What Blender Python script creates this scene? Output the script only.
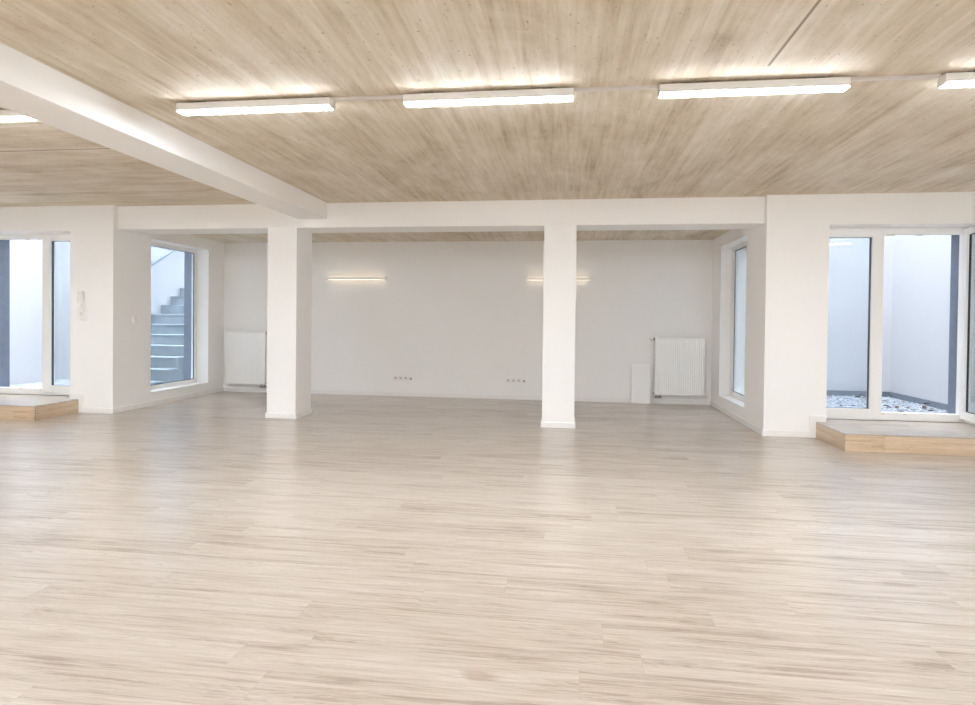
import bpy, bmesh, math, random
from mathutils import Vector, Matrix

for o in list(bpy.data.objects):
    bpy.data.objects.remove(o)
scene = bpy.context.scene
COL = scene.collection
random.seed(7)

# ------------------------------------------------------------------ camera
EYE = 1.21
cam_d = bpy.data.cameras.new('camera')
cam_d.sensor_fit = 'HORIZONTAL'
cam_d.sensor_width = 36.0
cam_d.lens = 610.413 * 36.0 / 975.0
cam_d.shift_y = (328.66 - 352.5) / 975.0
cam_d.clip_start = 0.05
cam = bpy.data.objects.new('camera', cam_d)
COL.objects.link(cam)
cr = Vector((0.99119, 0.13196, 0.01092))
cu = Vector((-0.01261, 0.01194, 0.99985))
cf = Vector((-0.13181, 0.99118, -0.0135))
m3 = Matrix((cr, cu, -cf)).transposed()
cam.matrix_world = Matrix.Translation((0, 0, EYE)) @ m3.to_4x4()
scene.camera = cam

# ------------------------------------------------------------------ sky and exposure
world = bpy.data.worlds.new('overcast_sky')
scene.world = world
world.use_nodes = True
wn = world.node_tree.nodes
wn['Background'].inputs['Color'].default_value = (0.85, 0.925, 1.0, 1)
wn['Background'].inputs['Strength'].default_value = 10.2
LAMP = 58.0          # emission of the opal strip-light covers
WALL_LAMP = 0.9
scene.view_settings.view_transform = 'Standard'
scene.view_settings.look = 'None'
scene.view_settings.gamma = 1.0
scene.view_settings.use_curve_mapping = False
scene.view_settings.exposure = 1.06
scene.cycles.max_bounces = 16
scene.cycles.diffuse_bounces = 10
scene.cycles.transparent_max_bounces = 16
scene.cycles.sample_clamp_indirect = 8.0
scene.cycles.use_denoising = True


# ------------------------------------------------------------------ material helpers
def srgb(r, g, b):
    def f(c):
        c /= 255.0
        return c / 12.92 if c <= 0.04045 else ((c + 0.055) / 1.055) ** 2.4
    return (f(r), f(g), f(b), 1.0)


class NT:
    def __init__(self, name):
        self.m = bpy.data.materials.new(name)
        self.m.use_nodes = True
        self.t = self.m.node_tree
        self.n = self.t.nodes
        self.bsdf = self.n['Principled BSDF']
        self.out = self.n['Material Output']

    def add(self, typ, **kw):
        nd = self.n.new(typ)
        for k, v in kw.items():
            setattr(nd, k, v)
        return nd

    def link(self, a, b):
        self.t.links.new(a, b)

    def put(self, sock, v):
        if isinstance(v, bpy.types.NodeSocket):
            self.link(v, sock)
        else:
            sock.default_value = v

    def math(self, op, a, b=0.0, c=0.0):
        nd = self.add('ShaderNodeMath', operation=op)
        self.put(nd.inputs[0], a)
        self.put(nd.inputs[1], b)
        self.put(nd.inputs[2], c)
        return nd.outputs[0]

    def comb(self, x, y, z):
        nd = self.add('ShaderNodeCombineXYZ')
        for i, v in enumerate((x, y, z)):
            self.put(nd.inputs[i], v)
        return nd.outputs[0]

    def xyz(self):
        tc = self.add('ShaderNodeTexCoord')
        sp = self.add('ShaderNodeSeparateXYZ')
        self.link(tc.outputs['Object'], sp.inputs[0])
        return sp.outputs[0], sp.outputs[1], sp.outputs[2], tc.outputs['Object']

    def noise(self, vec, scale=1.0, detail=4.0, rough=0.55, dist=0.0):
        nd = self.add('ShaderNodeTexNoise')
        self.link(vec, nd.inputs['Vector'])
        nd.inputs['Scale'].default_value = scale
        nd.inputs['Detail'].default_value = detail
        nd.inputs['Roughness'].default_value = rough
        nd.inputs['Distortion'].default_value = dist
        return nd.outputs['Fac']

    def white(self, vec):
        nd = self.add('ShaderNodeTexWhiteNoise', noise_dimensions='3D')
        self.link(vec, nd.inputs['Vector'])
        return nd.outputs['Value']

    def ramp(self, fac, stops):
        nd = self.add('ShaderNodeValToRGB')
        el = nd.color_ramp.elements
        el[0].position, el[0].color = stops[0]
        el[1].position, el[1].color = stops[-1]
        for p, c in stops[1:-1]:
            e = el.new(p)
            e.color = c
        self.link(fac, nd.inputs[0])
        return nd.outputs[0]

    def mix(self, fac, a, b, blend='MIX'):
        nd = self.add('ShaderNodeMix', data_type='RGBA', blend_type=blend)
        self.put(nd.inputs[0], fac)
        self.put(nd.inputs[6], a)
        self.put(nd.inputs[7], b)
        return nd.outputs[2]

    def maprange(self, v, a, b, c, d):
        nd = self.add('ShaderNodeMapRange')
        self.put(nd.inputs[0], v)
        for i, k in enumerate((a, b, c, d)):
            nd.inputs[i + 1].default_value = k
        return nd.outputs[0]

    def bump(self, h, strength, dist=0.01):
        nd = self.add('ShaderNodeBump')
        nd.inputs['Strength'].default_value = strength
        nd.inputs['Distance'].default_value = dist
        self.link(h, nd.inputs['Height'])
        self.link(nd.outputs[0], self.bsdf.inputs['Normal'])

    def set(self, **kw):
        names = dict(color='Base Color', rough='Roughness', metal='Metallic', spec='Specular IOR Level', coat='Coat Weight')
        for k, v in kw.items():
            self.put(self.bsdf.inputs[names[k]], v)
        return self


def plain(name, col, rough=0.5, metal=0.0, noise=0.02, scale=40.0):
    t = NT(name)
    x, y, z, v = t.xyz()
    f = t.noise(v, scale, 3)
    c0 = tuple(max(0, c * (1 - noise)) for c in col[:3]) + (1,)
    c1 = tuple(min(1, c * (1 + noise)) for c in col[:3]) + (1,)
    t.set(color=t.ramp(f, [(0.3, c0), (0.7, c1)]), rough=rough, metal=metal)
    return t.m


def wall_paint(name, col):
    t = NT(name)
    x, y, z, v = t.xyz()
    f = t.noise(v, 1.3, 3)
    c0 = tuple(c * 0.985 for c in col[:3]) + (1,)
    t.set(color=t.ramp(f, [(0.3, c0), (0.7, col)]), rough=0.75, spec=0.25)
    t.bump(t.noise(v, 160, 3), 0.06, 0.004)
    return t.m


def board_concrete(name, along, joint=None, lo=-99.0, hi=99.0):
    """board-marked fair-faced concrete; boards run along 'x' or 'y'"""
    t = NT(name)
    x, y, z, v = t.xyz()
    a, b = (x, y) if along == 'x' else (y, x)
    W = 0.128
    row = t.math('FLOOR', t.math('DIVIDE', b, W))
    fr = t.math('FRACT', t.math('DIVIDE', b, W))
    off = t.math('MULTIPLY', t.white(t.comb(row, 3.1, 0.0)), 6.5)
    col = t.math('FLOOR', t.math('DIVIDE', t.math('ADD', a, off), 6.5))
    tone = t.white(t.comb(row, col, 5.0))
    shift = t.math('MULTIPLY', tone, 0.6)
    grain = t.noise(t.comb(t.math('ADD', t.math('MULTIPLY', a, 1.0), shift), t.math('MULTIPLY', b, 20.0), 0.0), 1.0, 6, 0.68, 0.5)
    grain2 = t.noise(t.comb(t.math('ADD', t.math('MULTIPLY', a, 3.0), shift), t.math('MULTIPLY', b, 45.0), 1.0), 1.0, 4, 0.6)
    cloud = t.noise(t.comb(t.math('MULTIPLY', a, 1.1), t.math('MULTIPLY', b, 2.2), 2.0), 1.1, 7, 0.68, 0.5)
    s = t.math('ADD', t.math('MULTIPLY', grain, 0.36), t.math('MULTIPLY', grain2, 0.10))
    s = t.math('ADD', s, t.math('MULTIPLY', cloud, 0.42))
    s = t.math('ADD', s, t.math('MULTIPLY', tone, 0.05))
    s = t.math('ADD', s, 0.035)
    base = t.ramp(s, [(0.36, srgb(176, 159, 136)), (0.46, srgb(209, 196, 176)), (0.53, srgb(221, 211, 194)), (0.64, srgb(237, 231, 221))])
    # pits, knots and air holes
    pit = t.noise(t.comb(t.math('MULTIPLY', a, 26.0), t.math('MULTIPLY', b, 50.0), 7.0), 1.0, 2, 0.5)
    pm = t.maprange(pit, 0.66, 0.72, 0.0, 0.55)
    base = t.mix(pm, base, srgb(140, 118, 94))
    # pale laitance ridge where two boards met
    edge = t.math('MINIMUM', fr, t.math('SUBTRACT', 1.0, fr))
    em = t.maprange(edge, 0.0, 0.035, 1.0, 0.0)
    em = t.math('MULTIPLY', em, t.math('MULTIPLY', t.white(t.comb(row, 9.0, 2.0)), 0.5))
    base = t.mix(em, base, srgb(226, 216, 200))
    if joint is not None:
        jd = t.math('ABSOLUTE', t.math('SUBTRACT', b, joint))
        jm = t.maprange(jd, 0.004, 0.010, 0.8, 0.0)
        rim = t.math('MULTIPLY', t.maprange(t.math('ABSOLUTE', t.math('SUBTRACT', b, joint + 0.022)), 0.006, 0.016, 0.6, 0.0), 1.0)
        inside = t.math('MULTIPLY', t.math('GREATER_THAN', a, lo), t.math('LESS_THAN', a, hi))
        base = t.mix(t.math('MULTIPLY', rim, inside), base, srgb(232, 224, 210))
        base = t.mix(t.math('MULTIPLY', jm, inside), base, srgb(120, 102, 82))
    t.set(color=base, rough=0.7, spec=0.3)
    t.bump(t.math('ADD', s, t.math('MULTIPLY', pm, -0.6)), 0.25, 0.01)
    return t.m


def oak_floor(name, along='x', dark=1.0, rough=0.30, warm=False):
    t = NT(name)
    x, y, z, v = t.xyz()
    a, b = (x, y) if along == 'x' else (y, x)
    if along == 'front':
        a, b = x, t.math('ADD', z, 0.013)
    if along == 'side':
        a, b = y, t.math('ADD', z, 0.013)
    W, L = 0.178, 1.22
    row = t.math('FLOOR', t.math('DIVIDE', b, W))
    fr = t.math('FRACT', t.math('DIVIDE', b, W))
    off = t.math('MULTIPLY', t.white(t.comb(row, 1.7, 0.0)), L)
    q = t.math('DIVIDE', t.math('ADD', a, off), L)
    col = t.math('FLOOR', q)
    fq = t.math('FRACT', q)
    tone = t.white(t.comb(row, col, 0.0))
    sh = t.math('MULTIPLY', tone, 57.0)
    aa = t.math('ADD', a, sh)
    g1 = t.noise(t.comb(t.math('MULTIPLY', aa, 1.5), t.math('MULTIPLY', b, 27.0), tone), 1.0, 5, 0.62, 0.6)
    g2 = t.noise(t.comb(t.math('MULTIPLY', aa, 4.5), t.math('MULTIPLY', b, 95.0), tone), 1.0, 4, 0.65, 0.2)
    g3 = t.noise(t.comb(t.math('MULTIPLY', aa, 2.6), t.math('MULTIPLY', b, 7.0), 3.0), 1.0, 3, 0.5)
    # cathedral figure: rings stretched along the plank
    wv = t.add('ShaderNodeTexWave', wave_type='RINGS', rings_direction='SPHERICAL', wave_profile='SAW')
    t.link(t.comb(t.math('MULTIPLY', t.math('SUBTRACT', fq, 0.5), 1.5), t.math('MULTIPLY', t.math('SUBTRACT', fr, t.math('MULTIPLY', tone, 0.9)), 1.9), 0.0), wv.inputs['Vector'])
    wv.inputs['Scale'].default_value = 3.4
    wv.inputs['Distortion'].default_value = 10.2
    wv.inputs['Detail'].default_value = 10.2
    wv.inputs['Detail Scale'].default_value = 1.4
    s = t.math('ADD', t.math('MULTIPLY', g1, 0.42), t.math('MULTIPLY', g2, 0.28))
    s = t.math('ADD', s, t.math('MULTIPLY', g3, 0.16))
    s = t.math('ADD', s, t.math('MULTIPLY', tone, 0.07))
    s = t.math('ADD', s, t.math('MULTIPLY', wv.outputs['Fac'], 0.05))
    k = dark
    def c(r, g, b_):
        return srgb(r * k, g * k, b_ * k)
    if warm:
        base = t.ramp(s, [(0.36, c(172, 142, 110)), (0.45, c(206, 178, 145)), (0.53, c(218, 193, 163)), (0.64, c(230, 210, 184))])
    else:
        base = t.ramp(s, [(0.38, c(146, 128, 111)), (0.46, c(177, 163, 148)), (0.53, c(188, 176, 163)), (0.62, c(203, 194, 184))])
    kn = t.noise(t.comb(t.math('MULTIPLY', aa, 2.6), t.math('MULTIPLY', b, 9.0), 11.0), 1.0, 2, 0.4)
    km = t.maprange(kn, 0.73, 0.80, 0.0, 0.5)
    base = t.mix(km, base, c(140, 112, 84))
    e1 = t.math('MINIMUM', fr, t.math('SUBTRACT', 1.0, fr))
    e2 = t.math('MULTIPLY', t.math('MINIMUM', fq, t.math('SUBTRACT', 1.0, fq)), L / W)
    e = t.math('MINIMUM', e1, e2)
    jm = t.maprange(e, 0.003, 0.011, 0.25, 0.0)
    base = t.mix(jm, base, c(150, 124, 98))
    rg = t.maprange(s, 0.35, 0.65, rough + 0.05, rough - 0.04)
    t.set(color=base, rough=rg, spec=1.0, coat=0.5)
    t.bsdf.inputs['Coat Roughness'].default_value = 0.24
    t.bump(t.math('SUBTRACT', s, t.math('MULTIPLY', jm, 0.6)), 0.05, 0.004)
    return t.m


def cast_concrete(name, col):
    t = NT(name)
    x, y, z, v = t.xyz()
    f = t.noise(v, 5.0, 6, 0.6)
    f2 = t.noise(v, 38.0, 2, 0.5)
    c0 = tuple(k * 0.72 for k in col[:3]) + (1,)
    base = t.ramp(f, [(0.3, c0), (0.7, col)])
    base = t.mix(t.maprange(f2, 0.70, 0.76, 0.0, 0.6), base, tuple(k * 0.35 for k in col[:3]) + (1,))
    t.set(color=base, rough=0.85)
    t.bump(f, 0.3, 0.02)
    return t.m


def opal(name, col, strength):
    t = NT(name)
    t.set(color=(0.9, 0.9, 0.9, 1), rough=0.4)
    x, y, z, v = t.xyz()
    f = t.noise(v, 6.0, 1)
    t.bsdf.inputs['Emission Color'].default_value = col
    t.link(t.maprange(f, 0, 1, strength * 0.98, strength * 1.02), t.bsdf.inputs['Emission Strength'])
    return t.m


def thin_glass(name, tint):
    t = NT(name)
    tr = t.add('ShaderNodeBsdfTransparent')
    tr.inputs[0].default_value = tint
    gl = t.add('ShaderNodeBsdfGlossy')
    gl.inputs['Roughness'].default_value = 0.0
    geo = t.add('ShaderNodeNewGeometry')
    dt = t.add('ShaderNodeVectorMath', operation='DOT_PRODUCT')
    t.link(geo.outputs['Normal'], dt.inputs[0])
    t.link(geo.outputs['Incoming'], dt.inputs[1])
    c = t.math('SUBTRACT', 1.0, t.math('ABSOLUTE', dt.outputs['Value']))
    fr = t.math('ADD', 0.045, t.math('MULTIPLY', t.math('POWER', c, 5.0), 0.9))
    mx = t.add('ShaderNodeMixShader')
    t.link(fr, mx.inputs[0])
    t.link(tr.outputs[0], mx.inputs[1])
    t.link(gl.outputs[0], mx.inputs[2])
    t.link(mx.outputs[0], t.out.inputs['Surface'])
    return t.m


def pebble_ground(name, c0, c1):
    t = NT(name)
    x, y, z, v = t.xyz()
    vo = t.add('ShaderNodeTexVoronoi')
    t.link(v, vo.inputs['Vector'])
    vo.inputs['Scale'].default_value = 28
    f = t.noise(v, 9, 5, 0.6)
    base = t.ramp(f, [(0.35, c0), (0.65, c1)])
    t.set(color=base, rough=0.9)
    t.bump(vo.outputs['Distance'], 0.5, 0.02)
    return t.m


M = {}
M['paint'] = wall_paint('white_wall_paint', (0.945, 0.94, 0.932, 1))
M['trim'] = plain('white_skirting_lacquer', (0.90, 0.892, 0.88, 1), 0.35, 0, 0.01)
M['ceil_y'] = board_concrete('board_marked_concrete_lengthways', 'y', 1.04, -20.0, 3.45)
M['ceil_x'] = board_concrete('board_marked_concrete_crossways', 'x', 4.57)
M['floor'] = oak_floor('pale_oak_plank_floor', 'x')
M['oak_front'] = oak_floor('oak_plank_riser', 'front', 0.96, 0.45, True)
M['oak_side'] = oak_floor('oak_plank_step_side', 'side', 0.94, 0.45, True)
def scuffed(name, col):
    t = NT(name)
    x, y, z, v = t.xyz()
    f = t.noise(t.comb(x, t.math('MULTIPLY', y, 26.0), t.math('MULTIPLY', z, 120.0)), 1.0, 4, 0.7)
    m = t.maprange(f, 0.56, 0.62, 0.0, 0.8)
    m = t.math('MULTIPLY', m, t.maprange(z, 0.040, 0.052, 0.0, 1.0))
    m = t.math('MULTIPLY', m, t.maprange(y, 7.18, 7.32, 1.0, 0.0))
    t.set(color=t.mix(m, col, srgb(168, 138, 110)), rough=0.4)
    return t.m


M['trim_scuffed'] = scuffed('scuffed_white_skirting_lacquer', (0.90, 0.892, 0.88, 1))
M['upvc'] = plain('white_window_plastic', (0.90, 0.895, 0.885, 1), 0.3, 0, 0.008)
M['gasket'] = plain('dark_rubber_gasket', srgb(42, 54, 66), 0.6)
M['glass'] = thin_glass('clear_double_glazing', (0.91, 0.94, 0.965, 1))
M['render_out'] = wall_paint('white_outdoor_render', (0.58, 0.58, 0.595, 1))
M['grey_out'] = plain('slate_grey_facade_paint', srgb(116, 126, 144), 0.8, 0, 0.06, 12)
M['plinth'] = plain('grey_plinth_render', srgb(118, 126, 136), 0.85, 0, 0.08, 14)
M['concrete'] = cast_concrete('rough_cast_stair_concrete', srgb(158, 169, 177))
M['pebble'] = pebble_ground('pale_pebble_bed', srgb(150, 156, 164), srgb(206, 210, 216))
M['stone'] = plain('white_marble_chippings', srgb(176, 182, 190), 0.8, 0, 0.3, 9)
M['leaf'] = plain('dry_brown_leaves', srgb(78, 60, 46), 0.8, 0, 0.4, 30)
M['lamp_body'] = plain('white_lamp_housing', (0.90, 0.895, 0.89, 1), 0.35, 0, 0.01)
M['opal'] = opal('lit_opal_diffuser', (0.89, 0.965, 1.04, 1), LAMP)
M['warm'] = opal('lit_warm_diffuser', (1.0, 0.78, 0.52, 1), WALL_LAMP)
M['conduit'] = plain('white_cable_duct', (0.72, 0.69, 0.66, 1), 0.4, 0, 0.02)
M['radiator'] = plain('white_radiator_enamel', (0.955, 0.955, 0.95, 1), 0.3, 0, 0.006)
M['chrome'] = plain('dull_chrome', (0.35, 0.34, 0.33, 1), 0.3, 0.9, 0.05)
M['dark'] = plain('dark_grey_plastic', srgb(70, 64, 60), 0.5)
M['plastic'] = plain('white_switch_plastic', (0.90, 0.89, 0.875, 1), 0.3, 0, 0.01)
M['socket_hole'] = plain('grey_socket_recess', srgb(214, 208, 202), 0.5)
M['steel'] = plain('galvanised_rail_steel', srgb(150, 160, 170), 0.4, 0.5, 0.04)
M['board'] = plain('white_coated_board', (0.95, 0.945, 0.935, 1), 0.45, 0, 0.01)


# ------------------------------------------------------------------ mesh helpers
def box(bm, x0, x1, y0, y1, z0, z1, bev=0.0, mat=0, seg=2):
    vs = [bm.verts.new((x, y, z)) for z in (z0, z1) for y in (y0, y1) for x in (x0, x1)]
    fs = []
    for idx in ((0, 2, 3, 1), (4, 5, 7, 6), (0, 1, 5, 4), (1, 3, 7, 5), (3, 2, 6, 7), (2, 0, 4, 6)):
        f = bm.faces.new([vs[i] for i in idx])
        f.material_index = mat
        fs.append(f)
    if bev > 0:
        eds = list({e for f in fs for e in f.edges})
        r = bmesh.ops.bevel(bm, geom=eds, offset=bev, offset_type='OFFSET', segments=seg, profile=0.5, affect='EDGES')
        for f in r['faces']:
            f.material_index = mat
    return vs


def tube(bm, p0, p1, r, seg=14, mat=0, r1=None):
    p0, p1 = Vector(p0), Vector(p1)
    d = (p1 - p0)
    ln = d.length
    rot = Vector((0, 0, 1)).rotation_difference(d.normalized()).to_matrix().to_4x4()
    mt = Matrix.Translation((p0 + p1) / 2) @ rot
    g = bmesh.ops.create_cone(bm, cap_ends=True, segments=seg, radius1=r, radius2=r if r1 is None else r1, depth=ln, matrix=mt)
    fs = {f for v in g['verts'] for f in v.link_faces}
    for f in fs:
        f.material_index = mat
        if len(f.verts) == 4:
            f.smooth = True


def prism(bm, pts, lo, hi, axis='z', mat=0):
    """polygon pts (a,b) extruded between lo and hi along axis"""
    def p(a, b, c):
        return {'z': (a, b, c), 'y': (a, c, b), 'x': (c, a, b)}[axis]
    v0 = [bm.verts.new(p(a, b, lo)) for a, b in pts]
    v1 = [bm.verts.new(p(a, b, hi)) for a, b in pts]
    n = len(pts)
    fs = [bm.faces.new(v0), bm.faces.new(list(reversed(v1)))]
    for i in range(n):
        fs.append(bm.faces.new([v0[i], v1[i], v1[(i + 1) % n], v0[(i + 1) % n]]))
    for f in fs:
        f.material_index = mat
    bmesh.ops.recalc_face_normals(bm, faces=fs)


def BM():
    return bmesh.new()


def obj(name, bm, mats, parent=None, loc=None, recalc=False):
    if recalc:
        bmesh.ops.recalc_face_normals(bm, faces=bm.faces[:])
    me = bpy.data.meshes.new(name)
    bm.to_mesh(me)
    bm.free()
    for m in (mats if isinstance(mats, (list, tuple)) else [mats]):
        me.materials.append(m)
    o = bpy.data.objects.new(name, me)
    COL.objects.link(o)
    if parent is not None:
        o.parent = parent
    if loc is not None:
        o.location = loc
    return o


def struct(name, bm, mats, label=None, category=None, parent=None):
    o = obj(name, bm, mats, parent)
    if parent is None:
        o['kind'] = 'structure'
        if label:
            o['label'] = label
        if category:
            o['category'] = category
    return o


def empty(name, loc, label, category, group=None, kind=None, rotz=0.0):
    o = bpy.data.objects.new(name, None)
    COL.objects.link(o)
    o.location = loc
    o.rotation_euler = (0, 0, rotz)
    o.empty_display_size = 0.1
    o['label'] = label
    o['category'] = category
    if group:
        o['group'] = group
    if kind:
        o['kind'] = kind
    return o


def copy_thing(o, loc, label):
    c = o.copy()
    COL.objects.link(c)
    c.location = loc
    c['label'] = label
    for ch in list(o.children):
        d = ch.copy()
        COL.objects.link(d)
        d.parent = c
        for g in ch.children:
            e = g.copy()
            COL.objects.link(e)
            e.parent = d
    return c


# ------------------------------------------------------------------ dimensions
YF, YB, YP, YK = 6.889, 6.960, 7.400, 9.343      # front walls, cross beam face, beam back, alcove back wall
XL, XR = -5.600, 2.090                            # alcove side walls
ZC, ZA, ZB = 2.5855, 2.432, 2.294                 # hall ceiling, alcove ceiling, underside of the cross beam
XW0, XW1, YR = -9.2, 5.6, -6.2                    # hall side walls and rear wall
YO = 7.34                                         # outer face of the front walls
XLO, XRO = -6.0, 2.49                             # outer faces of the alcove walls
YKO = 9.74
STEP = 0.168
BX0, BX1, BZ = -3.2327, -2.8626, 2.3964           # ceiling beam
GZ = 0.05                                         # ground level of the courtyards

# openings
LD = (-7.58, -6.19, STEP, 2.272)                  # left door opening
RD = (2.722, 4.215, STEP, 2.262)                  # right door opening
LW = (7.578, 8.909, 0.1796, 2.264)                # left window opening (y0,y1,z0,z1)
RW = (7.62, 8.86, 0.192, 2.262)                   # right window opening

# ------------------------------------------------------------------ structure
bm = BM()
box(bm, XW0, XW1, YR, YF, -0.12, 0)
box(bm, XL, XR, YF, YK, -0.12, 0)
struct('floor', bm, M['floor'], 'pale oak plank floor of the empty hall', 'floor')

bm = BM(); box(bm, BX1 - 0.02, XW1 + 0.4, YR - 0.3, YO, ZC, ZC + 0.3)
struct('ceiling', bm, M['ceil_y'], 'board-marked beige concrete ceiling above the main hall', 'ceiling')
bm = BM(); box(bm, XW0 - 0.4, BX0 + 0.02, YR - 0.3, YO, ZC, ZC + 0.3)
struct('ceiling_left', bm, M['ceil_x'], 'board-marked concrete ceiling of the bay behind the white beam', 'ceiling')
bm = BM(); box(bm, XLO, XRO, YP, YKO, ZA, ZA + 0.45)
struct('ceiling_alcove', bm, M['ceil_y'], 'low concrete ceiling inside the alcove', 'ceiling')

# front wall left of the alcove (with door opening)
bm = BM()
box(bm, XW0 - 0.3, LD[0], YF, YO, -0.1, ZC)
box(bm, LD[1], XL, YF, YO, -0.1, ZC)
box(bm, LD[0], LD[1], YF, YO, LD[3], ZC)
box(bm, LD[0], LD[1], YF, YO, -0.1, 0.0)
struct('wall_front_left', bm, M['paint'], 'white wall around the left terrace door', 'wall')
bm = BM()
box(bm, XR, RD[0], YF, YO, -0.1, ZC)
box(bm, RD[1], XW1 + 0.3, YF, YO, -0.1, ZC)
box(bm, RD[0], RD[1], YF, YO, RD[3], ZC)
box(bm, RD[0], RD[1], YF, YO, -0.1, 0.0)
struct('wall_front_right', bm, M['paint'], 'white wall around the right terrace door', 'wall')


def side_wall(x0, x1, W):
    b = BM()
    box(b, x0, x1, YO, W[0], -0.1, ZA)
    box(b, x0, x1, W[1], YKO, -0.1, ZA)
    box(b, x0, x1, W[0], W[1], -0.1, W[2])
    box(b, x0, x1, W[0], W[1], W[3], ZA)
    return b


struct('wall_alcove_left', side_wall(XLO, XL, LW), M['paint'], 'white alcove side wall with the stair window', 'wall')
struct('wall_alcove_right', side_wall(XR, XRO, RW), M['paint'], 'white alcove side wall with the narrow-looking window', 'wall')
bm = BM(); box(bm, XL, XR, YK, YKO, -0.1, ZA)
struct('wall_back', bm, M['paint'], 'white back wall of the alcove', 'wall')
bm = BM(); box(bm, XW0 - 0.3, XW0, YR, YF, -0.1, ZC)
struct('wall_left', bm, M['paint'], 'white left side wall of the hall', 'wall')
bm = BM(); box(bm, XW1, XW1 + 0.3, YR, YF, -0.1, ZC)
struct('wall_right', bm, M['paint'], 'white right side wall of the hall', 'wall')
bm = BM(); box(bm, XW0, XW1, YR - 0.3, YR, -0.1, ZC)
struct('wall_rear', bm, M['paint'], 'white rear wall of the hall', 'wall')

# cross beam, pillars, ceiling beam
bm = BM(); box(bm, XL, XR, YB, YP, ZB, ZC, 0.004)
struct('beam', bm, M['paint'], 'white beam across the front of the alcove', 'beam')
bm = BM(); box(bm, BX0, BX1, YR, YB, BZ, ZC + 0.01, 0.004)
struct('beam', bm, M['paint'], 'white ceiling beam running from front to back of the hall', 'beam')
P1 = (-3.614, -3.242)
P2 = (-0.290, 0.075)
for (x0, x1), lab in ((P1, 'white square pillar under the end of the ceiling beam'), (P2, 'white square pillar in front of the middle of the back wall')):
    bm = BM()
    box(bm, x0, x1, YB, YP, 0, ZB, 0.003)
    p = struct('pillar', bm, M['paint'], lab, 'pillar')
    bm = BM()
    t_, hh = 0.013, 0.062
    box(bm, x0 - t_, x1 + t_, YB - t_, YB, 0, hh, 0.003)
    box(bm, x0 - t_, x1 + t_, YP, YP + t_, 0, hh, 0.003)
    box(bm, x0 - t_, x0, YB, YP, 0, hh, 0.003)
    box(bm, x1, x1 + t_, YB, YP, 0, hh, 0.003)
    obj('skirting', bm, M['trim'], p)

# baseboards
t_, hh = 0.012, 0.066
SLX, SLY = -6.067, 6.2575                          # left platform: right end, front
SRX, SRY = 2.622, 6.1987                           # right platform: left end, front
bm = BM(); box(bm, SLX + 0.002, XL + t_, YF - t_, YF, 0, hh, 0.002)
box(bm, SLX + 0.002, SLX + 0.07, YF - t_, YF, hh - 0.004, STEP + 0.066, 0.002)
box(bm, LD[1], SLX + 0.002, YF - t_, YF, STEP + 0.001, STEP + 0.066, 0.002)
struct('baseboard_front_left', bm, M['trim'])
bm = BM(); box(bm, XR - t_, SRX - 0.002, YF - t_, YF, 0, hh, 0.002)
box(bm, SRX - 0.07, SRX - 0.002, YF - t_, YF, hh - 0.004, STEP + 0.066, 0.002)
box(bm, SRX - 0.002, RD[0], YF - t_, YF, STEP + 0.001, STEP + 0.066, 0.002)
struct('baseboard_front_right', bm, M['trim'])
bm = BM(); box(bm, XL, XL + t_, YF, YK, 0, hh, 0.002)
struct('baseboard_alcove_left', bm, M['trim'])
bm = BM(); box(bm, XR - t_, XR, YF, YK, 0, hh, 0.002)
struct('baseboard_alcove_right', bm, M['trim_scuffed'])
bm = BM(); box(bm, XL + t_, XR - t_, YK - t_, YK, 0, hh, 0.002)
struct('baseboard_back', bm, M['trim'])

# ------------------------------------------------------------------ outside: two sunken courts
CR_X, CR_Y = 5.14, 10.57                            # right court: side wall, end wall
CL_X, CL_Y = -9.15, 10.0                            # left court
HT = 7.0
bm = BM(); box(bm, XRO, CR_X + 0.3, YO, CR_Y + 0.3, -0.2, GZ)
struct('ground_court_right', bm, M['pebble'], 'pale pebble bed outside the right terrace door', 'ground')
bm = BM(); box(bm, CL_X - 0.3, XLO, YO, 15.6, -0.2, GZ)
struct('ground_court_left', bm, M['pebble'], 'pale pebble bed outside the left terrace door', 'ground')
bm = BM()
box(bm, CR_X, CR_X + 0.3, YO, CR_Y, GZ, HT)
struct('wall_court_right_side', bm, M['render_out'], 'white rendered side wall of the court outside the right door', 'wall')
bm = BM(); box(bm, XRO - 0.6, CR_X + 0.3, CR_Y, CR_Y + 0.3, GZ, HT)
struct('wall_court_right_end', bm, M['render_out'], 'white rendered end wall of the court outside the right door', 'wall')
bm = BM(); box(bm, CL_X - 0.3, CL_X, YO, CL_Y, GZ, HT + 0.8)
struct('wall_court_left_side', bm, M['render_out'], 'white rendered side wall of the court outside the left door', 'wall')
bm = BM(); box(bm, CL_X - 0.3, -7.64, CL_Y, CL_Y + 0.25, GZ, HT + 0.8)
struct('wall_court_left_end', bm, M['render_out'], 'white rendered end wall of the court outside the left door', 'wall')
bm = BM(); box(bm, -7.90, -7.64, CL_Y + 0.25, 15.0, GZ, HT - 0.9)
struct('wall_stair_side', bm, M['render_out'], 'white rendered wall beside the concrete outdoor stairs', 'wall')
bm = BM(); box(bm, -7.9, -5.3, 15.0, 15.3, GZ, HT - 0.9)
struct('wall_stair_end', bm, M['render_out'], 'white rendered wall behind the concrete outdoor stairs', 'wall')
bm = BM(); box(bm, XLO, XLO + 0.3, YKO, 15.0, GZ, HT - 0.9)
struct('wall_stair_right', bm, M['render_out'], 'white rendered wall on the open side of the outdoor stairs', 'wall')
bm = BM()  # added mass above the roofs, keeps side sky light off the court walls
box(bm, XW0 - 0.3, XW1 + 0.3, YR - 0.3, YO, ZC + 0.3, HT)
box(bm, XLO, XRO, YO, YKO, ZA + 0.45, HT + 1.0)
struct('wall_upper_skyblock', bm, M['render_out'], 'unseen block added above the hall to keep sky light off the courts', 'wall')
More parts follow.
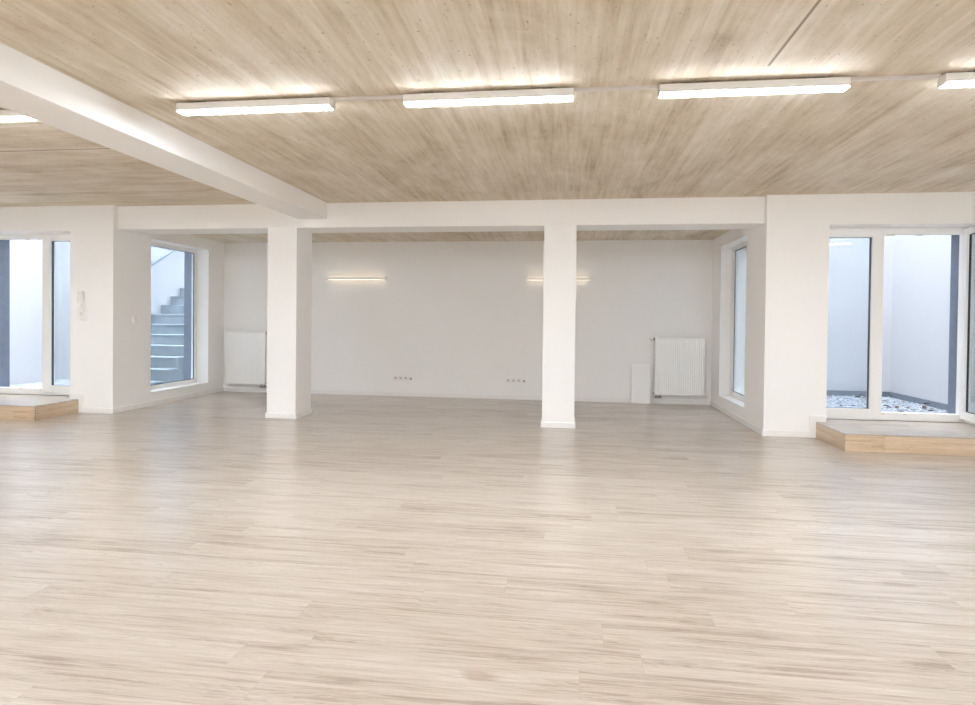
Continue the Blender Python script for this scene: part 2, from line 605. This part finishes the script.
bm = BM(); box(bm, XRO - 0.3, XRO, YKO, CR_Y, GZ, HT)  # added out of view to close a sky light leak into the court
struct('wall_court_right_lightstop', bm, M['render_out'], 'unseen wall added behind the alcove to stop sky light leaking in', 'wall')
# grey plinths
bm = BM(); box(bm, CR_X - 0.03, CR_X, YO, CR_Y - 0.03, GZ, GZ + 0.085)
struct('trim_1', bm, M['plinth'])
bm = BM(); box(bm, XRO, CR_X - 0.03, CR_Y - 0.03, CR_Y, GZ, GZ + 0.085)
struct('trim_2', bm, M['plinth'])
# slate grey facade skins with the door reveals
def facade(name, x0, x1, D, y0, y1, ztop):
    b = BM()
    box(b, x0, D[0], y0, y1, GZ, ztop)
    box(b, D[1], x1, y0, y1, GZ, ztop)
    box(b, D[0], D[1], y0, y1, D[3], ztop)
    return struct(name, b, M['grey_out'])


DL = (-7.516, -6.23, 0, 2.215)
DR = (2.77, 4.165, 0, 2.19)
bm = BM()
box(bm, LD[0], DL[0], 7.212, YO + 0.012, GZ, LD[3])
box(bm, DL[0], LD[1], 7.212, YO + 0.012, DL[3] + 0.02, LD[3])
struct('trim_3', bm, M['grey_out'])
bm = BM()
box(bm, DR[1], RD[1], 7.212, YO + 0.012, GZ, RD[3])
box(bm, RD[0], DR[1], 7.212, YO + 0.012, DR[3] + 0.02, RD[3])
struct('trim_4', bm, M['grey_out'])
bm = BM()
box(bm, XLO - 0.004, -5.875, LW[1] - 0.012, LW[1] + 0.0, LW[2], LW[3])
struct('trim_5', bm, M['grey_out'])

# ------------------------------------------------------------------ terrace doors
def frame_rect(b, x0, x1, z0, z1, w, y0, y1, bev=0.004):
    """rectangular frame in an XZ plane, four members; w = (left,right,bottom,top)"""
    l, r, bt, tp = w
    box(b, x0, x0 + l, y0, y1, z0, z1, bev)
    box(b, x1 - r, x1, y0, y1, z0, z1, bev)
    box(b, x0 + l, x1 - r, y0, y1, z0, z0 + bt, bev)
    box(b, x0 + l, x1 - r, y0, y1, z1 - tp, z1, bev)


def glazed(parent, x0, x1, z0, z1, yg, depth, mat=None):
    """double glazing and its dark gasket (x0..z1 = visible glass)"""
    b = BM()
    box(b, x0 - 0.006, x1 + 0.006, yg, yg + 0.004, z0 - 0.006, z1 + 0.006)
    obj('glass_pane', b, M['glass'], parent)
    b = BM()
    frame_rect(b, x0 - 0.006, x1 + 0.006, z0 - 0.006, z1 + 0.006, (0.008,) * 4, yg + 0.006, yg + depth, 0)
    obj('gasket', b, M['gasket'], parent)


# door_1 : left
Y0, Y1 = 7.140, 7.212
d1 = empty('door_1', (0, 0, 0), 'white terrace door with an open leaf beside the door phone', 'door', kind='structure')
bm = BM()
box(bm, LD[0], -7.52, Y0, Y1, STEP + 0.004, LD[3], 0.004)
box(bm, -6.15 - 0.06, LD[1], Y0, Y1, STEP + 0.004, LD[3], 0.004)
box(bm, -7.52, -6.20, Y0, Y1, 2.208, LD[3], 0.004)
box(bm, -7.52, -6.20, Y0, Y1, STEP + 0.004, 0.255, 0.004)
obj('door_frame', bm, M['upvc'], d1)
bm = BM()
frame_rect(bm, -6.81, LD[1], 0.205, 2.235, (0.112, 0.075, 0.092, 0.054), Y0 - 0.012, Y1, 0.004)
s = obj('fixed_sash', bm, M['upvc'], d1)
glazed(s, -6.698, -6.265, 0.297, 2.181, 7.150, 0.042)
bm = BM(); box(bm, -6.62, -6.22, Y0 - 0.02, Y0, 0.186, 0.202, 0.002)
obj('drip_strip', bm, M['trim'], d1)
for xx in (-7.05, -6.87):
    bm = BM(); box(bm, xx - 0.03, xx + 0.03, Y0 + 0.012, Y0 + 0.05, 2.201, 2.208)
    obj('striker', bm, M['socket_hole'], d1)
for xx in (-7.13, -6.84):
    bm = BM(); box(bm, xx - 0.022, xx + 0.022, Y0 - 0.002, Y0 + 0.012, 0.236, 0.248)
    obj('striker', bm, M['socket_hole'], d1)


def open_leaf(parent, hinge, ang, width, z0, z1, side):
    """door leaf swung into the room; local x runs from the hinge along the leaf"""
    e = bpy.data.objects.new('open_leaf', None)
    COL.objects.link(e)
    e.parent = parent
    e.location = hinge
    e.rotation_euler = (0, 0, ang)
    b = BM()
    frame_rect(b, 0.0, width, z0, z1, (0.066, 0.066, 0.085, 0.066), -0.035, 0.035, 0.005)
    obj('leaf_frame', b, M['upvc'], e)
    b = BM()
    box(b, 0.062, width - 0.062, -0.002, 0.002, z0 + 0.081, z1 - 0.062)
    obj('glass_pane', b, M['glass'], e)
    b = BM()
    frame_rect(b, 0.064, width - 0.064, z0 + 0.083, z1 - 0.064, (0.006,) * 4, -0.010, 0.010, 0)
    obj('gasket', b, M['gasket'], e)
    b = BM()
    yy = side * 0.035
    box(b, width - 0.048, width - 0.018, min(yy, yy + side * 0.012), max(yy, yy + side * 0.012), 1.05, 1.21, 0.004)
    tube(b, (width - 0.033, yy + side * 0.012, 1.13), (width - 0.033, yy + side * 0.055, 1.13), 0.009)
    tube(b, (width - 0.033, yy + side * 0.050, 1.13), (width - 0.155, yy + side * 0.050, 1.13), 0.010)
    obj('handle', b, M['upvc'], e)
    return e


open_leaf(d1, (-7.545, 7.11, 0), math.radians(-92), 0.72, 0.215, 2.235, 1)

# door_2 : right
d2 = empty('door_2', (0, 0, 0), 'white terrace door with an open leaf over the pebble court', 'door', kind='structure')
bm = BM()
box(bm, RD[0], 2.775, Y0, Y1, STEP + 0.004, RD[3], 0.004)
box(bm, 4.165, RD[1], Y0, Y1, STEP + 0.004, RD[3], 0.004)
box(bm, 2.775, 4.165, Y0, Y1, 2.186, RD[3], 0.004)
box(bm, 2.775, 4.165, Y0, Y1, STEP + 0.004, 0.256, 0.004)
box(bm, 3.325, 3.384, Y0, Y1, 0.25, 2.19, 0.004)
obj('door_frame', bm, M['upvc'], d2)
bm = BM()
frame_rect(bm, RD[0], 3.345, 0.19, 2.226, (0.075, 0.085, 0.100, 0.066), Y0 - 0.012, Y1, 0.004)
s = obj('fixed_sash', bm, M['upvc'], d2)
glazed(s, 2.797, 3.260, 0.290, 2.160, 7.150, 0.048)
bm = BM(); box(bm, 2.74, 3.30, Y0 - 0.02, Y0, 0.174, 0.188, 0.002)
obj('drip_strip', bm, M['trim'], d2)
for zz in (0.48, 1.10, 1.41, 1.77):
    bm = BM(); box(bm, 3.384, 3.392, Y0 + 0.008, Y0 + 0.03, zz - 0.035, zz + 0.035, 0.002)
    obj('striker', bm, M['socket_hole'], d2)
for xx in (3.46, 3.74):
    bm = BM(); box(bm, xx - 0.035, xx + 0.035, Y0 + 0.012, Y0 + 0.05, 2.179, 2.186)
    obj('striker', bm, M['socket_hole'], d2)
for xx in (3.40, 3.62):
    bm = BM(); box(bm, xx - 0.016, xx + 0.016, Y0 - 0.002, Y0 + 0.012, 0.236, 0.248)
    obj('striker', bm, M['socket_hole'], d2)
open_leaf(d2, (4.185, 7.105, 0), math.radians(-99), 0.74, 0.215, 2.235, -1)
for zz in (0.36, 2.10):
    bm = BM(); tube(bm, (4.186, 7.098, zz - 0.045), (4.186, 7.098, zz + 0.045), 0.013)
    obj('hinge', bm, M['upvc'], d2)

# ------------------------------------------------------------------ alcove windows (set in the side walls)
def side_window(name, label, W, xin, sgn, fw, gl):
    """W opening; xin = inner face of the frame; sgn +1 outside is +x; gl = (y0,y1,z0,z1) visible glass"""
    e = empty(name, (0, 0, 0), label, 'window', kind='structure')
    xo = xin + sgn * 0.060
    a, b_ = min(xin, xo), max(xin, xo)
    b = BM()
    y0, y1, z0, z1 = W
    box(b, a, b_, y0, gl[0], z0, z1, 0.004)
    box(b, a, b_, gl[1], y1, z0, z1, 0.004)
    box(b, a, b_, gl[0], gl[1], z0, gl[2], 0.004)
    box(b, a, b_, gl[0], gl[1], gl[3], z1, 0.004)
    obj('window_frame', b, M['upvc'], e)
    b = BM()
    xg = xin + sgn * 0.008
    box(b, min(xg, xg + sgn * 0.004), max(xg, xg + sgn * 0.004), gl[0] - 0.006, gl[1] + 0.006, gl[2] - 0.006, gl[3] + 0.006)
    obj('glass_pane', b, M['glass'], e)
    b = BM()
    g0, g1 = xg + sgn * 0.005, xg + sgn * 0.016
    lo, hi = min(g0, g1), max(g0, g1)
    k = 0.010
    box(b, lo, hi, gl[0], gl[0] + k, gl[2], gl[3])
    box(b, lo, hi, gl[1] - k, gl[1], gl[2], gl[3])
    box(b, lo, hi, gl[0] + k, gl[1] - k, gl[2], gl[2] + k)
    box(b, lo, hi, gl[0] + k, gl[1] - k, gl[3] - k, gl[3])
    obj('gasket', b, M['gasket'], e)
    # inner sill board
    b = BM()
    xi = XL if sgn < 0 else XR
    lo, hi = min(xin, xi), max(xin, xi)
    box(b, lo, hi, y0, y1, z0 - 0.004, z0 + 0.006)
    obj('window_sill', b, M['trim'], e)
    return e


side_window('window_1', 'tall white window looking onto the concrete stairs', LW, -5.79, -1, 0.07, (7.65, 8.85, 0.243, 2.208))
side_window('window_2', 'tall white window beside the right radiator', RW, 2.23, 1, 0.07, (7.69, 8.735, 0.272, 2.20))

for d_, D_ in ((d1, LD), (d2, RD)):
    bm = BM(); box(bm, D_[0], D_[1], YF, Y1 - 0.004, STEP - 0.012, STEP)
    obj('threshold', bm, M['floor'], d_)

# ------------------------------------------------------------------ wooden platforms at the doors
def platform(name, label, x0, x1, y0, xd0, xd1, endx, endside):
    e = empty(name, ((x0 + x1) / 2, (y0 + YF) / 2, 0), label, 'step', 'oak platforms at the terrace doors')
    ox, oy = e.location.x, e.location.y
    b = BM()
    box(b, x0 - ox, x1 - ox, y0 - oy, YF - oy, STEP - 0.012, STEP)
    t = obj('tread', b, M['floor'], e)
    b = BM()
    box(b, x0 - ox, x1 - ox, y0 - oy, y0 + 0.015 - oy, 0.001, STEP - 0.0125)
    obj('riser', b, M['oak_front'], e)
    for xe, lo, hi in ((x0, 0, 0.015), (x1, -0.015, 0)):
        b = BM()
        box(b, xe + lo - ox, xe + hi - ox, y0 + 0.015 - oy, YF - oy, 0.001, STEP - 0.0125)
        obj('side_board', b, M['oak_side'], e)
    # thin metal edge on the visible corner
    b = BM()
    d = -0.002 if endside < 0 else 0.002
    box(b, min(endx, endx + d) - ox, max(endx, endx + d) - ox, y0 - 0.002 - oy, y0 + 0.004 - oy, 0.001, STEP)
    obj('corner_edge', b, M['steel'], e)
    return e


platform('wooden_step', 'oak step below the left terrace door, beside the door phone wall', -7.95, SLX, SLY, LD[0], LD[1], SLX, 1)
platform('wooden_step', 'oak step below the right terrace door that overlooks the pebbles', SRX, 4.45, SRY, RD[0], RD[1], SRX, -1)

# ------------------------------------------------------------------ ceiling strip lights
FY0, FW, FH = 3.606, 0.080, 0.068
FL = 1.022


def strip_light(loc, label, length=FL):
    e = empty('ceiling_light', loc, label, 'ceiling light', 'strip lights in one row on the concrete ceiling')
    L2 = length / 2
    b = BM()
    box(b, -L2, L2, 0, FW, -0.061, -0.013, 0.003)
    box(b, -L2, -L2 + 0.006, 0, FW, -FH, -0.061, 0.001)
    box(b, L2 - 0.006, L2, 0, FW, -FH, -0.061, 0.001)
    obj('housing', b, M['lamp_body'], e)
    b = BM()
    box(b, -L2 + 0.006, L2 - 0.006, 0.003, FW - 0.003, -FH, -0.061, 0.004, 0, 3)
    obj('diffuser', b, M['opal'], e)
    for xx in (-L2 * 0.7, L2 * 0.7):
        b = BM()
        box(b, xx - 0.03, xx + 0.03, 0.028, FW - 0.028, -0.013, 0.0)
        obj('bracket', b, M['dark'], e)
    return e


FX = [(-2.485, -1.484), (-1.013, 0.014), (0.4915, 1.528), (2.000, 3.022)]
centres = [(a + b) / 2 for a, b in FX]
labels = ['strip light on the hall ceiling right beside the white ceiling beam',
          'strip light on the ceiling, second along from the ceiling beam',
          'strip light on the ceiling, third along from the ceiling beam',
          'strip light on the ceiling cut off by the right edge of the photo']
first = strip_light((centres[0], FY0, ZC), labels[0])
for cx_, lb in zip(centres[1:], labels[1:]):
    copy_thing(first, (cx_, FY0, ZC), lb)
copy_thing(first, (-3.53 - FL / 2, FY0, ZC), 'strip light on the ceiling of the left bay, partly hidden by the beam')

for cx_, lb in ((-5.52, 'unseen strip light added in the left bay, next to the partly hidden one'),
                (-7.02, 'unseen strip light added on the left bay ceiling, nearest the left wall'),
                (4.03, 'unseen strip light added on the ceiling, nearest the right wall')):
    copy_thing(first, (cx_, FY0, ZC), lb)  # added lamps out of frame, extending the row for more light
rear_label = 'unseen strip light added on the hall ceiling in a row behind the viewer'
for ry in (-0.25, -4.1):  # unseen rows added to light pillars and alcove from the rear
    for cx_ in centres + [-3.53 - FL / 2, -5.52, -7.02, 4.03]:
        copy_thing(first, (cx_, ry, ZC), rear_label)['group'] = 'unseen strip lights added in rows behind the viewer'

for i, (a, b_, lb) in enumerate([(FX[0][1], FX[1][0], 'thin cable duct between the first and second strip lights from the beam'),
                                 (FX[1][1], FX[2][0], 'thin cable duct between the second and third strip lights from the beam'),
                                 (FX[2][1], FX[3][0], 'thin cable duct between the two strip lights nearest the right edge')]):
    bm = BM()
    box(bm, a, b_, FY0 + 0.040, FY0 + 0.063, ZC - 0.020, ZC, 0.003)
    o = obj('cable_duct', bm, M['conduit'])
    o['label'] = lb
    o['category'] = 'cable duct'
    o['group'] = 'cable ducts linking the strip lights'

# ------------------------------------------------------------------ wall lamps in the alcove
def wall_lamp(loc, label, L=0.97):
    e = empty('wall_lamp', loc, label, 'wall lamp', 'linear lamps on the alcove back wall')
    L2 = L / 2
    b = BM()
    box(b, -L2, L2, -0.075, -0.030, -0.020, 0.020, 0.002)
    obj('housing', b, M['lamp_body'], e)
    b = BM()
    box(b, -L2 + 0.03, L2 - 0.03, -0.068, -0.036, 0.0205, 0.024)
    box(b, -L2 + 0.03, L2 - 0.03, -0.068, -0.036, -0.024, -0.0205)
    obj('diffuser', b, M['warm'], e)
    for xx in (-L2 - 0.012, L2):
        b = BM()
        box(b, xx, xx + 0.012, -0.078, 0, -0.032, 0.032, 0.002)
        obj('end_bracket', b, M['lamp_body'], e)
    return e


w1 = wall_lamp((-3.343, YK, 1.853), 'slim white wall lamp to the right of the pillar under the ceiling beam')
copy_thing(w1, (-0.169, YK, 1.851), 'slim white wall lamp partly hidden behind the middle pillar')

# ------------------------------------------------------------------ radiators
def radiator(loc, label, W, valve_side):
    e = empty('radiator', loc, label, 'radiator', 'panel radiators in the alcove')
    W2 = W / 2
    z0, z1 = 0.0, 0.852
    yb, yf = -0.020, -0.110
    b = BM()
    # corrugated front sheet, each groove pressed in
    n = 22
    m = 0.022
    zs = [(z0, 0), (z0 + 0.03, 0), (z0 + 0.042, 1), (z1 - 0.042, 1), (z1 - 0.03, 0), (z1, 0)]
    xs = [(-W2, 0)]
    pitch = (W - 2 * m) / n
    for k in range(n):
        c = -W2 + m + (k + 0.5) * pitch
        xs += [(c - pitch * 0.30, 0), (c - pitch * 0.12, 1), (c + pitch * 0.12, 1), (c + pitch * 0.30, 0)]
    xs.append((W2, 0))
    grid = [[b.verts.new((x, yf + 0.0028 * fx * fz, z)) for x, fx in xs] for z, fz in zs]
    for i in range(len(zs) - 1):
        for j in range(len(xs) - 1):
            b.faces.new((grid[i][j], grid[i][j + 1], grid[i + 1][j + 1], grid[i + 1][j]))
    # return edge and back
    box(b, -W2, W2, yf + 0.010, yf + 0.018, z0, z1)
    for x0 in (-W2, W2 - 0.004):
        box(b, x0, x0 + 0.004, yf, yf + 0.018, z0, z1)
    box(b, -W2, W2, yf, yf + 0.018, z1 - 0.002, z1)
    obj('front_panel', b, M['radiator'], e)
    b = BM()
    box(b, -W2 + 0.004, W2 - 0.004, yb - 0.010, yb, z0 + 0.01, z1 - 0.01, 0.003)
    obj('rear_panel', b, M['radiator'], e)
    b = BM()
    for k in range(30):
        x = -W2 + 0.02 + k * (W - 0.04) / 29
        box(b, x - 0.0015, x + 0.0015, yf + 0.02, yb - 0.012, z0 + 0.03, z1 - 0.03)
    obj('convector_fins', b, M['radiator'], e)
    b = BM()
    for k in range(24):
        x = -W2 + 0.012 + k * (W - 0.024) / 23
        box(b, x - 0.004, x + 0.004, yf + 0.012, yb, z1 - 0.004, z1 + 0.004)
    box(b, -W2, W2, yf + 0.004, yf + 0.016, z1 - 0.004, z1 + 0.004)
    box(b, -W2, W2, yb - 0.012, yb, z1 - 0.004, z1 + 0.004)
    obj('top_grille', b, M['radiator'], e)
    for x0 in (-W2 - 0.003, W2 - 0.001):
        b = BM()
        box(b, x0, x0 + 0.004, yf + 0.012, yb, z0 + 0.005, z1, 0.001)
        obj('side_cover', b, M['radiator'], e)
    s = valve_side
    ym = (yf + yb) / 2
    b = BM()
    tube(b, (s * (W2 + 0.003), ym, z1 - 0.03), (s * (W2 + 0.020), ym, z1 - 0.03), 0.017, 16)
    v = obj('valve', b, M['dark'], e)
    b = BM()
    tube(b, (s * (W2 + 0.020), ym, z1 - 0.03), (s * (W2 + 0.062), ym, z1 - 0.03), 0.016, 18, 0, 0.019)
    obj('thermostat_head', b, M['plastic'], v)
    b = BM()
    tube(b, (s * (W2 + 0.003), ym, z0 + 0.02), (s * (W2 + 0.016), ym, z0 + 0.02), 0.012, 16)
    obj('lower_plug', b, M['dark'], e)
    b = BM()
    for k in (0.035, 0.085):
        x = s * (W2 - k)
        tube(b, (x, ym, z0 - 0.035), (x, ym, z0 + 0.005), 0.011, 12)
        tube(b, (x, ym, z0 - 0.035), (x, 0.0, z0 - 0.035), 0.010, 12)
    box(b, min(s * (W2 - 0.11), s * (W2 - 0.012)), max(s * (W2 - 0.11), s * (W2 - 0.012)), ym - 0.018, ym + 0.018, z0 - 0.048, z0 - 0.022, 0.004)
    obj('connection_valve', b, M['chrome'], e)
    for x in (-W2 * 0.72, W2 * 0.72):
        for zz in (z0 + 0.03, z1 - 0.12):
            b = BM()
            box(b, x - 0.02, x + 0.02, yb, -0.001, zz, zz + 0.06)
            obj('wall_bracket', b, M['radiator'], e)
    return e


radiator((-5.165, YK - 0.002, 0.139), 'white panel radiator half hidden by the pillar, next to the stair window', 0.69, 1)
radiator((1.625, YK - 0.002, 0.139), 'white panel radiator standing beside the leaning white board', 0.722, -1)

# white board leaning beside the right radiator
bm = BM()
box(bm, -0.137, 0.137, -0.009, 0.009, 0, 0.572, 0.002)
o = obj('white_board', bm, M['board'], None, (1.074, YK - 0.070, 0.0016))
o.rotation_euler = (-math.radians(4.6), 0, 0)
o['label'] = 'small white board leaning on the wall beside the right radiator'
o['category'] = 'board'

# ------------------------------------------------------------------ sockets, switch, door phone
def sockets(loc, label):
    e = empty('socket_strip', loc, label, 'power socket', 'four-gang socket strips on the back wall')
    b = BM()
    box(b, -0.162, 0.162, -0.010, 0, -0.041, 0.041, 0.003)
    obj('cover_plate', b, M['plastic'], e)
    for k in range(4):
        x = -0.1215 + k * 0.081
        b = BM()
        if k < 3:
            tube(b, (x, -0.0125, 0), (x, -0.0095, 0), 0.027, 24)
            obj('socket', b, M['plastic'], e)
            b = BM()
            tube(b, (x, -0.0135, 0.0), (x, -0.0122, 0.0), 0.0205, 24)
            s_ = obj('socket_well', b, M['socket_hole'], e)
            b = BM()
            for dx in (-0.0095, 0.0095):
                tube(b, (x + dx, -0.0146, -0.002), (x + dx, -0.0134, -0.002), 0.004, 10)
            tube(b, (x, -0.0190, 0.012), (x, -0.0134, 0.012), 0.0035, 10)
            obj('contact', b, M['chrome'], s_)
        else:
            box(b, x - 0.026, x + 0.026, -0.0125, -0.0095, -0.026, 0.026, 0.002)
            obj('data_outlet', b, M['plastic'], e)
            b = BM()
            box(b, x - 0.013, x + 0.013, -0.0138, -0.0122, -0.018, 0.004)
            obj('data_port', b, M['dark'], e)
    return e


s1 = sockets((-2.569, YK, 0.289), 'four-gang white wall socket strip to the left, nearer the ceiling-beam pillar')
copy_thing(s1, (-0.789, YK, 0.292), 'four-gang white wall socket strip just left of the middle pillar')


def switch_plate(loc, rotz, label):
    e = empty('light_switch', loc, label, 'light switch', None, None, rotz)
    b = BM()
    box(b, -0.041, 0.041, -0.012, 0, -0.041, 0.041, 0.002)
    obj('cover_plate', b, M['plastic'], e)
    b = BM()
    prism(b, [(-0.022, -0.030), (-0.012, -0.030), (-0.012, 0.030), (-0.015, 0.030)], -0.030, 0.030, 'x')
    obj('rocker', b, M['plastic'], e)
    return e


sw = switch_plate((XL, 7.262, 1.168), math.pi / 2, 'white light switch on the alcove wall left of the stair window')
switch_plate((-6.006, YF, 1.183), 0.0, 'white light switch directly under the door phone')

ph = empty('door_phone', (-6.010, YF, 1.38), 'white door phone with hanging handset beside the left terrace door', 'door phone')
bm = BM(); box(bm, -0.020, 0.020, -0.022, 0, -0.110, 0.130, 0.006)
obj('base', bm, M['plastic'], ph)
bm = BM()
# handset: thick ear and mouth blocks joined by a slim grip
box(bm, -0.033, 0.033, -0.066, -0.022, -0.015, 0.140, 0.008)
prism(bm, [(-0.030, -0.062), (0.030, -0.062), (0.030, -0.115), (0.006, -0.152), (-0.008, -0.152), (-0.030, -0.122)], -0.064, -0.022, 'y')
box(bm, -0.009, 0.009, -0.046, -0.024, -0.07, -0.010, 0.004)
hs = obj('handset', bm, M['plastic'], ph)
bm = BM()
for k in range(3):
    box(bm, -0.010, 0.002, -0.0675, -0.0655, 0.095 + k * 0.012, 0.101 + k * 0.012)
obj('speaker_slots', bm, M['socket_hole'], hs)
bm = BM(); box(bm, -0.016, -0.009, -0.0675, -0.0655, 0.005, 0.075, 0.0005)
obj('call_button', bm, M['socket_hole'], hs)

# ------------------------------------------------------------------ outdoor concrete stairs
st = empty('outdoor_staircase', (-6.95, 10.5, GZ), 'pale rough concrete outdoor stairs rising behind the left alcove window', 'stairs')
SX0, SX1 = -7.63, -6.30
RH, GO = 0.176, 0.288
Z0, SY = 0.200, 8.602
oz = Vector((-6.95, 10.5, GZ))
for k in range(16):
    top = Z0 + k * RH
    y0 = SY + k * GO
    bm = BM()
    zb = GZ if k < 1 else max(GZ, top - 2 * RH)
    y1 = y0 + GO + 0.0
    x0 = SX0 if y0 > CL_Y - GO else SX0
    box(bm, x0 - oz.x, SX1 - oz.x, y0 - oz.y, y1 - oz.y, top - RH - oz.z if k else 0.0, top - 0.03 - oz.z)
    box(bm, x0 - oz.x, SX1 + 0.008 - oz.x, y0 - 0.018 - oz.y, y1 - oz.y, top - 0.03 - oz.z, top - oz.z, 0.004)
    obj('stair_step', bm, M['concrete'], st)
bm = BM()
pts = [(SY - oz.y, 0.0)]
for k in range(1, 16):
    zt = Z0 + (k - 1) * RH - oz.z - 0.001
    pts += [(SY + k * GO - oz.y, zt if k == 1 else zt)]
    if k > 0:
        pass
prof = [(SY + GO - oz.y, 0.0), (SY + GO - oz.y, Z0 - oz.z)]
for k in range(1, 16):
    y0 = SY + k * GO - oz.y
    zt = Z0 + (k - 1) * RH - oz.z
    if k > 1:
        prof.append((y0, Z0 + (k - 2) * RH - oz.z))
    prof.append((y0, zt))
prof.append((SY + 16 * GO - oz.y, Z0 + 14 * RH - oz.z))
prof.append((SY + 16 * GO - oz.y, 0.0))
# remove doubled points
pp = []
for p_ in prof:
    if not pp or (abs(p_[0] - pp[-1][0]) > 1e-6 or abs(p_[1] - pp[-1][1]) > 1e-6):
        pp.append(p_)
prism(bm, pp, SX0 - oz.x, SX1 - oz.x, 'x')
obj('flank_wall', bm, M['concrete'], st)

hr = empty('handrail', (-7.58, 10.2, 2.1), 'grey steel handrail on the white wall above the outdoor stairs', 'handrail')
bm = BM()
tube(bm, (0, -0.30, -0.14), (0, 2.6, 1.43), 0.020, 14)
obj('rail', bm, M['steel'], hr)
for yy in (0.05, 1.2, 2.3):
    bm = BM()
    zz = -0.14 + (yy + 0.30) * (1.57 / 2.9)
    tube(bm, (0, yy, zz), (0, yy, zz - 0.05), 0.007, 10)
    tube(bm, (0, yy, zz - 0.05), (-0.06, yy, zz - 0.05), 0.007, 10)
    obj('rail_bracket', bm, M['steel'], hr)

# ------------------------------------------------------------------ pebbles and dry leaves in the right court
def stones(name, label, n, x0, x1, y0, y1, rmin, rmax, mat, seed):
    rnd = random.Random(seed)
    b = BM()
    for _ in range(n):
        x, y = rnd.uniform(x0, x1), rnd.uniform(y0, y1)
        r = rnd.uniform(rmin, rmax)
        mt = (Matrix.Translation((x, y, GZ + r * 0.35)) @ Matrix.Rotation(rnd.uniform(0, 6.28), 4, 'Z')
              @ Matrix.Rotation(rnd.uniform(-0.4, 0.4), 4, 'X') @ Matrix.Diagonal((1.0, rnd.uniform(0.6, 1.0), rnd.uniform(0.45, 0.75), 1)))
        g = bmesh.ops.create_icosphere(b, subdivisions=1, radius=r, matrix=mt)
        for v in g['verts']:
            v.co += Vector((rnd.uniform(-1, 1), rnd.uniform(-1, 1), rnd.uniform(-1, 1))) * r * 0.12
    o = obj(name, b, mat)
    o['label'] = label
    o['category'] = 'gravel'
    o['kind'] = 'stuff'
    return o


stones('gravel', 'white marble gravel covering the court outside the right door', 3200, XRO + 0.05, CR_X - 0.07, YO + 0.06, CR_Y - 0.07, 0.010, 0.024, M['stone'], 3)
rnd = random.Random(11)
bm = BM()
for _ in range(95):
    x, y = rnd.uniform(2.7, CR_X - 0.1), rnd.uniform(YO + 0.1, CR_Y - 0.1)
    if rnd.random() < 0.5:
        y = rnd.uniform(YO + 0.1, 9.0)
    r = rnd.uniform(0.018, 0.05)
    mt = Matrix.Translation((x, y, GZ + 0.045)) @ Matrix.Rotation(rnd.uniform(0, 6.28), 4, 'Z') @ Matrix.Rotation(rnd.uniform(-0.5, 0.5), 4, 'X')
    ring = [(1, 0, 0), (0.45, 0.42, 0.12), (-0.4, 0.45, 0.15), (-1, 0, 0.05), (-0.4, -0.45, 0.16), (0.45, -0.42, 0.1)]
    for dz in (0.0, 0.12):
        vs = [bm.verts.new(mt @ (Vector((a, b_, c + dz)) * r)) for a, b_, c in ring]
        ctr = bm.verts.new(mt @ (Vector((0, 0, dz)) * r))
        for i in range(6):
            f = (vs[i], vs[(i + 1) % 6], ctr)
            bm.faces.new(f if dz else f[::-1])
o = obj('leaves', bm, M['leaf'])
o['label'] = 'dry brown leaves scattered over the white gravel of the right court'
o['category'] = 'leaves'
o['kind'] = 'stuff'
